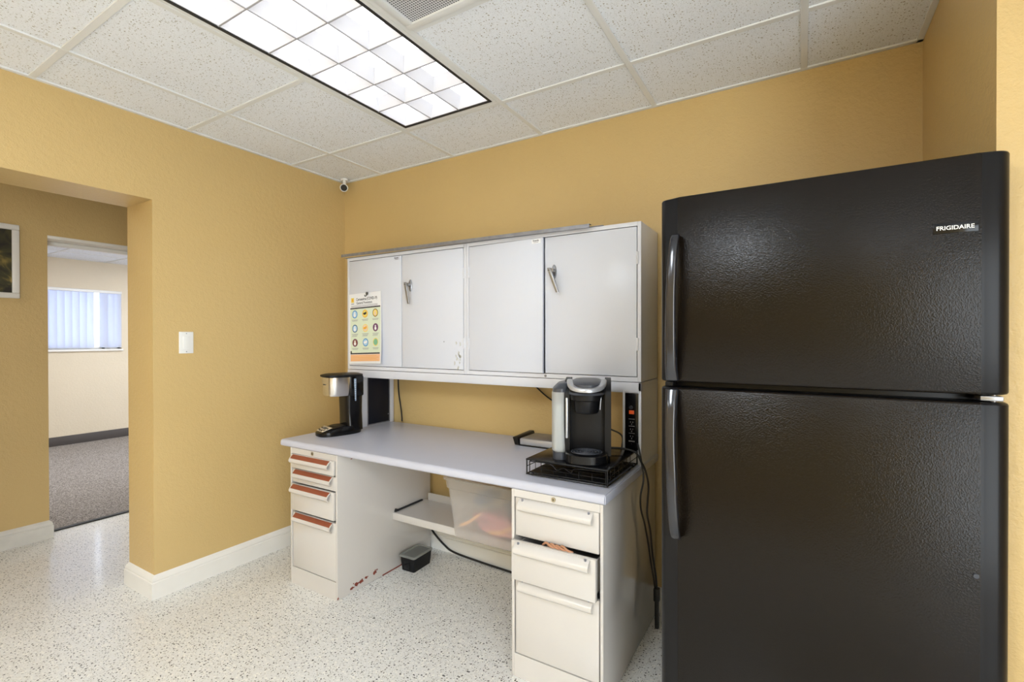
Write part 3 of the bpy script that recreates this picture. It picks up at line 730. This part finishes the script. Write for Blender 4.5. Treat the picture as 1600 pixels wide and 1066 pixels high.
# ------------------------------------------------------------------ black fridge
FX0, FX1, FF = -.3595, .3905, 1.4376
fr = thing('refrigerator', 'tall black top freezer refrigerator with textured doors at the right', 'refrigerator', ((FX0+FX1)/2, 1.8, 0))
bm = B(); box(bm, FX0+.004, .3825, FF+.075, 2.2, .03, 1.712, .004); box(bm, FX0+.02, FX1-.02, FF+.03, FF+.075, .01, .07, .004); obj('fridge_cabinet', bm, 'fridgeside', fr)
for q in ((FX0+.03, FF+.1), (FX1-.07, FF+.1), (FX0+.03, 2.1), (FX1-.07, 2.1)): bm = B(); box(bm, q[0], q[0]+.04, q[1], q[1]+.04, 0, .03); obj('fridge_foot', bm, 'rubber', fr)
def fdoor(z0, z1):
    # contoured door: flat face, deep rounded vertical ends; textured face is inset between smooth end strips
    y1 = FF+.066; R = .030; n = 8; L = .022
    prof = [(FX0+.001, y1)]+[(FX0+L-L*math.cos(a), FF+.010+L-L*math.sin(a)) for a in [i*PI/2/n for i in range(n+1)]]
    prof += [(FX0+.046, FF+.002), (FX0+.052, FF), (FX1-.052, FF)]
    prof += [(FX1-.046, FF+.0015), (FX1-R, FF+.005)]+[(FX1-R+R*math.sin(a), FF+.005+R-R*math.cos(a)) for a in [i*PI/2/n for i in range(1, n+1)]]+[(FX1, y1)]
    bm = B(); c = ((FX0+FX1)/2, FF+.035)
    def ins(d): return [(c[0]+(x-c[0])*(1-d/.36), y+(d if y < c[1] else 0)) for x, y in prof]
    rings = [[(x, y, z) for x, y in p] for p, z in ((ins(.006), z0), (ins(.0015), z0+.002), (prof, z0+.006), (prof, z1-.006), (ins(.0015), z1-.002), (ins(.006), z1))]
    ringmesh(bm, rings)
    for f_ in bm.faces:
        cc = f_.calc_center_median(); f_.material_index = 0 if (FX0+.05 < cc.x < FX1-.05 and cc.y < FF+.02) else 1
    return obj('fridge_door', bm, ['fridge', 'fridgeside'], fr, sharp=50)
fz = fdoor(1.187, 1.722); fl = fdoor(.075, 1.170)
bm = B(); box(bm, FX0+.008, FX1-.008, FF+.064, FF+.077, .08, 1.165); box(bm, FX0+.008, FX1-.008, FF+.064, FF+.077, 1.192, 1.714); obj('door_gasket', bm, 'dark', fr)
M['hdl'] = plain('glossy_handle_black', (.014, .015, .020), .14, spec=.6)
def handle(pts, parent):   # (x, standoff, z, halfwidth, halfthick)
    P3 = catmull([(p[0], p[1], p[2]) for p in pts], 6); W = catmull([(p[3], p[4], 0) for p in pts], 6)
    rings = []
    for p, w_ in zip(P3, W):
        rings.append([(p.x+w_.x*math.copysign(abs(math.cos(a))**.6, math.cos(a)), FF-p.y-w_.y*math.copysign(abs(math.sin(a))**.75, math.sin(a)), p.z) for a in [k*2*PI/24 for k in range(24)]])
    bm = B(); ringmesh(bm, rings); obj('door_handle', bm, 'hdl', parent, sharp=60)
handle([(-.309, .006, 1.610, .008, .004), (-.309, .020, 1.606, .011, .009), (-.311, .036, 1.57, .012, .008), (-.316, .044, 1.46, .013, .008), (-.319, .038, 1.34, .0145, .009), (-.321, .020, 1.24, .0165, .014), (-.321, .006, 1.192, .018, .012)], fz)
handle([(-.321, .006, 1.165, .018, .012), (-.321, .020, 1.11, .0165, .014), (-.319, .038, 1.02, .0145, .009), (-.314, .044, .90, .014, .008), (-.309, .040, .79, .0135, .009), (-.3065, .024, .745, .013, .011), (-.3065, .006, .738, .010, .005)], fl)
bm = B(); box(bm, FX1-.05, FX1-.012, FF+.014, FF+.06, 1.173, 1.184, .002); cyl(bm, (FX1-.025, FF+.03, 1.168), (FX1-.025, FF+.03, 1.19), .006, n=12); obj('hinge', bm, 'chrome', fr)
bm = B(); box(bm, FX0+.012, FX0+.035, FF+.02, FF+.06, 1.172, 1.185, .002); obj('door_stop', bm, 'blackmat', fr)
bm = B(); box(bm, .2565, .3335, FF-.0015, FF+.001, 1.5485, 1.5725, .0007); bd = obj('badge', bm, 'black', fz)
bm = B(); text_bm(bm, 'FRIGIDAIRE', .0128, lambda u, v, w_: (.2615+u, FF-.0017-w_, 1.5565+v), bold=.00015, depth=.0002, sx=1.0); lt = obj('badge_lettering', bm, 'whitegloss', bd)
bm = B(); cyl(bm, (.331, FF+.004, .786), (.331, FF-.003, .786), .0062, .005, n=20); obj('plug_button', bm, 'graphite', fl)

# ------------------------------------------------------------------ drip coffee maker
cm = thing('coffee_maker', 'black drip coffee maker with stainless band and no carafe on the desk left end', 'coffee maker', (-2.290, 1.858, DT+.0005), math.radians(-14))
def part(name, bm, mat, parent=None, **k): return obj(name, bm, mat, parent or cm, local=True, **k)
bm = B(); loft(bm, [(0, 0, .072, .123, 0, 2.9), (0, 0, .075, .126, .004, 2.9), (0, 0, .075, .126, .016, 2.9), (0, 0, .0745, .1255, .022, 2.9), (0, .012, .071, .108, .034, 2.8), (0, .03, .066, .09, .0455, 2.7), (0, .032, .060, .082, .047, 2.6)]); part('base', bm, 'black')
bm = B(); cyl(bm, (0, .0, .046), (0, .0, .0495), .054, .051, n=40); part('hot_plate', bm, 'blackmat')
bm = B(); loft(bm, [(0, .076, .072, .050, .02, 4), (0, .076, .064, .052, .05, 4), (0, .074, .060, .052, .12, 4), (0, .073, .064, .053, .20, 4), (0, .073, .069, .053, .26, 4.5), (0, .074, .073, .052, .335, 5)]); part('column', bm, 'black')
bm = B(); loft(bm, [(0, -.008, .064, .066, .222, 3.0), (0, -.006, .070, .073, .234, 3.0), (0, -.005, .074, .078, .328, 3.2)]); sb = part('brew_basket_housing', bm, 'brushed'); sb['label'] = 'brushed stainless basket housing'
bm = B(); box(bm, -.076, .076, .036, .12, .215, .336, .010); part('reservoir_housing', bm, 'black')
bm = B(); loft(bm, [(0, .020, .076, .108, .330, 3.4), (0, .020, .081, .113, .334, 3.4), (0, .020, .080, .112, .342, 3.4), (0, .024, .060, .09, .348, 3.0)]); part('lid', bm, 'blackmat')
bm = B(); box(bm, .0745, .0775, .057, .071, .19, .318, .003, fn=lambda v: (v.x, v.y+(.006 if v.z < .22 and v.y < .064 else 0), v.z)); wg = part('water_gauge', bm, 'bluegauge')
bm = B()
for k in range(9): box(bm, .0772, .0782, .060, .068, .205+.0125*k, .2065+.0125*k)
obj('gauge_mark', bm, 'whitegloss', wg, local=True)
bm = B(); box(bm, -.052, .052, -.112, -.062, .0455, .0485, .001, fn=lambda v: (v.x*(1+(v.y+.062)*5.5), v.y, v.z+(v.y+.062)*.36)); cp = part('control_panel', bm, 'beige')
bm = B()
for k, (x, y) in enumerate(((-.03, -.098), (-.01, -.104), (.012, -.104), (.03, -.098), (-.033, -.08), (.033, -.08))): cyl(bm, (x*1.05, y, .047+(y+.062)*.36), (x*1.05, y, .0508+(y+.062)*.36), .0062, n=14)
obj('button', bm, 'black', cp, local=True)
bm = B(); box(bm, -.02, .02, -.088, -.072, .047, .0495, .0006, fn=lambda v: (v.x, v.y, v.z+(v.y+.062)*.36)); obj('display', bm, 'graphite', cp, local=True)
bm = B(); box(bm, -.018, .014, -.0835, -.0805, .286, .290, .0005); part('brand_mark', bm, 'ink')
bm = B(); box(bm, -.022, -.004, -.0835, -.0805, .225, .325, .001); 
bm.free()

# ------------------------------------------------------------------ pod drawer rack
RKx0, RKx1, RKy0, RKy1, RT = -.944, -.602, 1.672, 2.045, .834
rk = thing('pod_drawer_rack', 'black wire coffee pod drawer on the desk under the pod coffee machine', 'drawer rack', ((RKx0+RKx1)/2, 1.86, DT))
bm = B(); box(bm, RKx0, RKx1, RKy0, RKy1, RT-.004, RT, .0015); obj('top_plate', bm, 'black', rk)
bm = B(); w_ = .003
z0 = DT+.008
for x in (RKx0+w_, RKx1-w_):
    tube(bm, [(x, RKy0+w_, z0), (x, RKy0+w_, RT-.004)], w_, smooth=0); tube(bm, [(x, RKy1-w_, z0), (x, RKy1-w_, RT-.004)], w_, smooth=0)
    tube(bm, [(x, RKy0, z0), (x, RKy1, z0)], w_, smooth=0)
    tube(bm, [(x, RKy0, z0+.03), (x, RKy1, z0+.03)], .0016, smooth=0)
for y in (RKy0+w_, RKy1-w_): tube(bm, [(RKx0, y, z0), (RKx1, y, z0)], w_, smooth=0)
tube(bm, [(RKx0, RKy0+w_, RT-.004), (RKx1, RKy0+w_, RT-.004)], w_, smooth=0)
obj('wire_frame', bm, 'black', rk)
for x in (RKx0+.02, RKx1-.02):
    for y in (RKy0+.02, RKy1-.02): bm = B(); cyl(bm, (x, y, DT), (x, y, z0-.001), .006, n=12); obj('rubber_foot', bm, 'rubber', rk)
# drawer inside: wire front, solid floor, wave motif
bm = B(); a0, a1, b0, b1 = RKx0+.012, RKx1-.012, RKy0+.010, RKy1-.02
fz0, fz1 = z0+.007, RT-.012
tube(bm, [(a0, b0, fz0), (a1, b0, fz0)], .002, smooth=0); tube(bm, [(a0, b0, fz1), (a0+.09, b0, fz1), (a0+.12, b0, fz1-.02), (a0+.15, b0, fz1-.008), (a0+.18, b0, fz1-.022), (a0+.20, b0, fz1-.004), (a1, b0, fz1)], .002, smooth=4)
for x in (a0, a1): tube(bm, [(x, b0, fz0), (x, b0, fz1)], .002, smooth=0); tube(bm, [(x, b0, fz1), (x, b1, fz1)], .002, smooth=0)
for k in range(1, 6): x = a0+(a1-a0)*k/6; tube(bm, [(x, b0, fz0), (x, b0, fz0+.022+.01*math.sin(k*1.7))], .0013, smooth=0)
for k in range(1, 7): y = b0+(b1-b0)*k/7; tube(bm, [(a0, y, fz0+.002), (a1, y, fz0+.002)], .0015, smooth=0)
for x in (a0, a1):
    for k in range(1, 7): y = b0+(b1-b0)*k/7; tube(bm, [(x, y, fz0), (x, y, fz1)], .0013, smooth=0)
box(bm, a0, a1, b0, b1, z0+.0035, z0+.006)
obj('wire_drawer', bm, 'blackmat', rk)

# ------------------------------------------------------------------ pod coffee machine
kg = thing('pod_coffee_machine', 'black single serve pod coffee machine with clear water tank on the wire drawer', 'coffee machine', (-.737, 1.806, RT+.0005), math.radians(20))
def kp(name, bm, mat, parent=None, **k): return obj(name, bm, mat, parent or kg, local=True, **k)
bm = B(); loft(bm, [(.0, .03, .086, .100, 0, 5), (0, .03, .088, .102, .004, 5), (0, .03, .088, .102, .02, 5), (0, .032, .084, .098, .024, 5)]); kp('base', bm, 'blackmat')
bm = B(); loft(bm, [(0, -.060, .080, .070, 0, 2.4), (0, -.060, .083, .073, .004, 2.4), (0, -.060, .083, .073, .033, 2.4), (0, -.058, .079, .069, .037, 2.4)]); dt_ = kp('drip_tray', bm, 'black')
bm = B()
for r_ in (.014, .026, .038, .050, .060):
    tube(bm, [(math.cos(a)*r_, -.060+math.sin(a)*r_*.85, .0378) for a in [k*2*PI/24 for k in range(24)]]+[(r_, -.060, .0378)], .0016, n=6, smooth=0)
for k in range(8): a = k*PI/4; tube(bm, [(0, -.06, .0375), (math.cos(a)*.06, -.06+math.sin(a)*.051, .0375)], .0013, n=6, smooth=0)
obj('drip_grille', bm, 'graphite', dt_, local=True)
# back tower and the two cheeks framing the cup bay
bm = B(); box(bm, -.084, .086, .0, .128, .02, .272, .012, seg=4); kp('tower', bm, 'blackmat')
bm = B()
def cheek(x0, x1):
    pr_ = [(.10, .02), (-.03, .02), (-.045, .04), (-.052, .20), (-.050, .262), (-.030, .292), (.02, .312), (.09, .316), (.118, .300), (.128, .26), (.128, .04)]
    pr_ = [(p.x, p.y) for p in catmull([(a, b, 0) for a, b in pr_], 4)]
    t_ = bmesh.new(); ringmesh(t_, [[(x0, y, z) for y, z in pr_], [(x1, y, z) for y, z in pr_]])
    merge(bm, t_)
cheek(.070, .094); cheek(-.088, -.066); kp('cheek', bm, 'blackmat')
bm = B(); box(bm, -.082, -.073, -.0555, -.046, .085, .245, .003); st = kp('light_strip', bm, 'silver'); st['label'] = 'silver vertical strip'
# head: cup holder below, handle ring, lid
bm = B(); loft(bm, [(0, -.048, .042, .044, .188, 2.2), (0, -.048, .047, .050, .196, 2.2), (0, -.046, .050, .054, .236, 2.3), (0, -.040, .062, .066, .240, 2.4), (0, -.036, .068, .074, .268, 2.5), (0, -.03, .068, .078, .282, 2.5)]); kp('brew_head', bm, 'blackmat')
bm = B(); loft(bm, [(0, .0, .072, .118, .262, 3), (0, .02, .070, .104, .290, 3), (0, .03, .064, .09, .306, 3), (0, .035, .05, .07, .313, 2.6)]); kp('top_housing', bm, 'graphite')
bm = B(); rings = []
for k in range(33):     # silver handle band, low at the front and sweeping up to the back
    a = -PI*1.0+PI*2.0*k/32*.5+0; ang = PI+PI*k/32
    x = math.cos(ang)*.074; y = -.032+math.sin(ang)*.082; up = (math.sin(ang)+1)      # 0 at the front
    z = .281+.030*up**1.4
    nx_, ny_ = math.cos(ang), math.sin(ang)
    rings.append([(x, y, z+.007), (x+nx_*.004, y+ny_*.004, z+.002), (x+nx_*.003, y+ny_*.003, z-.008), (x-nx_*.016, y-ny_*.016, z-.006), (x-nx_*.018, y-ny_*.018, z+.007)])
ringmesh(bm, rings); hb = kp('handle_band', bm, 'silver', sharp=50); hb['label'] = 'silver handle band'
bm = B(); t_ = [(0, -.022, .060, .070, .286, 2.3), (0, -.020, .060, .070, .298, 2.3), (0, -.016, .052, .062, .304, 2.3), (0, -.01, .03, .04, .307, 2.2)]
t2 = bmesh.new(); loft(t2, t_)
for v in t2.verts: v.co.z += (v.co.y+.09)*.10
merge(bm, t2); kp('lid', bm, 'graphite')
bm = B(); tube(bm, [(.062, -.062, .262), (.056, -.078, .252), (.052, -.080, .205)], .0018); kp('needle_guard', bm, 'silver')
# water tank on the left flank
bm = B(); tk = [(-.105, .035, .030, .088, .028, 3), (-.108, .035, .034, .092, .034, 3), (-.108, .035, .034, .092, .262, 3), (-.106, .035, .032, .090, .268, 3)]
loft(bm, tk); tkk = kp('water_tank', bm, 'tank'); tkk['label'] = 'clear water tank'
bm = B(); loft(bm, [(-.108, .035, .030, .088, .036, 3), (-.108, .035, .030, .088, .215, 3)]); M['water'] = plain('milky_water', (.62, .64, .62), .1, trans=.3); obj('tank_water', bm, 'water', tkk, local=True)
bm = B(); loft(bm, [(-.106, .035, .033, .094, 0, 3), (-.106, .035, .034, .095, .028, 3)]); kp('tank_base', bm, 'graphite')
bm = B(); loft(bm, [(-.106, .035, .034, .093, .266, 3), (-.104, .036, .034, .093, .280, 3), (-.092, .045, .03, .08, .296, 3), (-.075, .05, .02, .06, .304, 3)]); tl_ = kp('tank_lid', bm, 'graphite')

# flat silver and black appliance behind it
de = thing('flat_appliance', 'flat silver fronted appliance with black end lying behind the pod coffee machine', 'appliance', (-1.15, 2.20, DT))
bm = B(); box(bm, -1.235, -1.03, 2.125, 2.29, DT+.006, DT+.036, .003); obj('body', bm, 'silver', de)
bm = B(); box(bm, -1.232, -1.033, 2.130, 2.288, DT+.0355, DT+.038, .001); obj('top_plate', bm, 'greymetal', de)
bm = B(); box(bm, -1.262, -1.235, 2.12, 2.305, DT+.002, DT+.041, .003, fn=lambda v: (v.x-(v.z-DT)*.35, v.y, v.z+(.006 if v.z > DT+.02 and v.y > 2.2 else 0))); obj('end_cap', bm, 'blackmat', de)
bm = B(); box(bm, -1.245, -1.03, 2.122, 2.29, DT, DT+.006, .001); obj('foot_plate', bm, 'blackmat', de)

# ------------------------------------------------------------------ things under the desk
# frosted bin with its rim just under the desktop
bn = thing('storage_bin', 'frosted clear plastic storage bin of coloured cloths on the shelf under the desk', 'bin', (-1.24, 2.07, .329))
bz0, bz1 = .330, .640; bx0, bx1 = -1.478, -1.0; by0, by1 = 1.882, 2.235; th = .003
def rr(x0, x1, y0, y1, z, r=.03, n=5):
    out = []
    for cx_, cy_, a0_ in ((x1-r, y1-r, 0), (x0+r, y1-r, PI/2), (x0+r, y0+r, PI), (x1-r, y0+r, 1.5*PI)):
        for k in range(n+1): a = a0_+PI/2*k/n; out.append((cx_+r*math.cos(a), cy_+r*math.sin(a), z))
    return out
def wallring(z, o):
    t_ = (z-bz0)/(bz1-bz0); g = .055*t_
    return rr(bx0-g*.12+o, bx1+g*.12-o, by0-g+o, by1-o, z)
bm = B(); ringmesh(bm, [wallring(bz0, .006), wallring(bz0+.006, 0), wallring(bz0+.12, 0), wallring(bz1-.055, 0), wallring(bz1-.05, -.006), wallring(bz1-.01, -.006), wallring(bz1-.009, -.014), wallring(bz1, -.014), wallring(bz1, .0), wallring(bz1-.055, th), wallring(bz0+.12, th), wallring(bz0+.008, th), wallring(bz0+.004, .01)])
obj('bin_body', bm, 'frost', bn)
def cloth(name, label, mat, cx_, cy_, cz, rx, ry, rz, seed):
    bm = B(); bmesh.ops.create_icosphere(bm, subdivisions=4, radius=1); rn_ = random.Random(seed); ph = [rn_.random()*6 for _ in range(6)]
    for v in bm.verts:
        x, y, z = v.co; k = 1+.10*math.sin(5*x+ph[0]+3*z)+.08*math.sin(7*y+ph[1]+4*x)+.05*math.sin(11*z+ph[2])
        v.co = Vector((cx_+x*rx*k, cy_+y*ry*k, max(bz0+.006, cz+z*rz*k)))
    return tag(obj(name, bm, mat, sharp=180), label, 'cloth')
cloth('folded_cloth', 'pink cloth lying in the bottom of the frosted storage bin', 'pink', -1.245, 2.045, .392, .183, .118, .058, 2)
cloth('folded_cloth', 'dark navy cloth on top of the pink one in the frosted bin', 'navycloth', -1.14, 2.03, .493, .11, .10, .034, 4)
cloth('folded_cloth', 'blue bundle at the left of the frosted bin above the pink cloth', 'i_navyi', -1.375, 2.03, .505, .05, .09, .028, 6)
bm = B(); bmesh.ops.create_cube(bm, size=.001); bm.free()
bm = B(); pth = catmull([(-1.43, 1.880, .40), (-1.38, 1.877, .425), (-1.33, 1.870, .462), (-1.30, 1.866, .485)], 6)
ringmesh(bm, [[(p.x, p.y-.001, p.z-.008), (p.x, p.y+.004, p.z-.008), (p.x, p.y+.004, p.z+.006), (p.x, p.y-.001, p.z+.006)] for p in pth])
tag(obj('strap', bm, 'orangecloth'), 'orange strap curving up at the left inside the frosted bin', 'strap')
bm = B(); pth = catmull([(-1.26, 1.880, .40), (-1.20, 1.878, .41), (-1.14, 1.872, .445), (-1.08, 1.870, .455), (-1.04, 1.873, .44)], 6)
ringmesh(bm, [[(p.x, p.y-.001, p.z-.009), (p.x, p.y+.004, p.z-.009), (p.x, p.y+.004, p.z+.007), (p.x, p.y-.001, p.z+.007)] for p in pth])
tag(obj('strap', bm, 'orangecloth'), 'orange strap arching below the navy cloth at the right inside the bin', 'strap')

# small black tub with a clear lid on the floor
tb = thing('small_tub', 'small black plastic tub with a smoky clear lid on the floor by the left pedestal', 'tub', (-1.905, 2.085, 0), math.radians(2))
bm = B(); ringmesh(bm, [rr(-.045, .045, -.073, .073, 0, .008), rr(-.052, .052, -.080, .080, .078, .01)]); obj('tub_body', bm, 'blackmat', tb, local=True)
bm = B(); box(bm, -.02, .02, -.0795, -.074, .012, .055, .002); obj('latch', bm, 'black', tb, local=True)
bm = B(); ringmesh(bm, [rr(-.056, .056, -.084, .084, .078, .012), rr(-.057, .057, -.085, .085, .084, .012), rr(-.052, .052, -.080, .080, .089, .01), rr(-.044, .044, -.072, .072, .0885, .01), rr(-.042, .042, -.070, .070, .086, .01)]); obj('lid', bm, 'smoke', tb, local=True)

# ------------------------------------------------------------------ cables
bm = B(); tube(bm, [(-1.99, 2.312, .13), (-1.96, 2.312, .095), (-1.88, 2.308, .045), (-1.80, 2.305, .018), (-1.6, 2.30, .008), (-1.4, 2.29, .007), (-1.15, 2.27, .007), (-1.0, 2.25, .007)], .006)
tag(obj('floor_cable', bm, 'rubber'), 'black cable sagging along the back baseboard under the desk', 'cable')
bm = B(); tube(bm, [(-2.283, 2.330, 1.105), (-2.281, 2.328, 1.04), (-2.274, 2.327, .95), (-2.256, 2.326, .86), (-2.246, 2.325, .80), (-2.240, 2.32, .772)], .0042)
tag(obj('wall_cable', bm, 'rubber'), 'thin black cable hanging down the wall beside the left riser leg', 'cable')
bm = B(); tube(bm, [(-1.27, 2.328, 1.07), (-1.235, 2.326, 1.037), (-1.168, 2.324, .99), (-1.05, 2.322, .93), (-.92, 2.31, .88), (-.80, 2.26, .868), (-.715, 2.17, .862), (-.690, 2.10, .83), (-.695, 2.08, .79), (-.70, 2.10, .771)], .004)
tag(obj('riser_cable', bm, 'rubber'), 'black cable drooping behind the pod coffee machine towards the power panel', 'cable')
pc = thing('power_cord', 'black power cord hanging down between the desk end and the fridge', 'cord', (-.565, 2.05, .1))
bm = B(); tube(bm, [(-.69, 1.945, .852), (-.64, 1.965, .850), (-.592, 1.975, .838), (-.572, 2.0, .79), (-.565, 2.03, .75), (-.565, 2.075, .68), (-.566, 2.065, .61), (-.565, 2.055, .56), (-.563, 2.10, .47), (-.562, 2.13, .36), (-.560, 2.175, .25), (-.558, 2.19, .18)], .0045); obj('cord', bm, 'rubber', pc)
bm = B(); tube(bm, [(-.606, 2.052, .86), (-.588, 2.04, .80), (-.571, 2.02, .72), (-.573, 1.985, .66), (-.573, 1.99, .60), (-.571, 2.04, .52), (-.570, 2.09, .42), (-.572, 2.14, .32), (-.570, 2.18, .23), (-.568, 2.195, .18)], .004); obj('cord', bm, 'rubber', pc)
bm = B(); box(bm, -.572, -.546, 2.178, 2.205, .125, .185, .005); box(bm, -.568, -.550, 2.184, 2.20, .0, .126, .004); obj('plug', bm, 'rubber', pc)
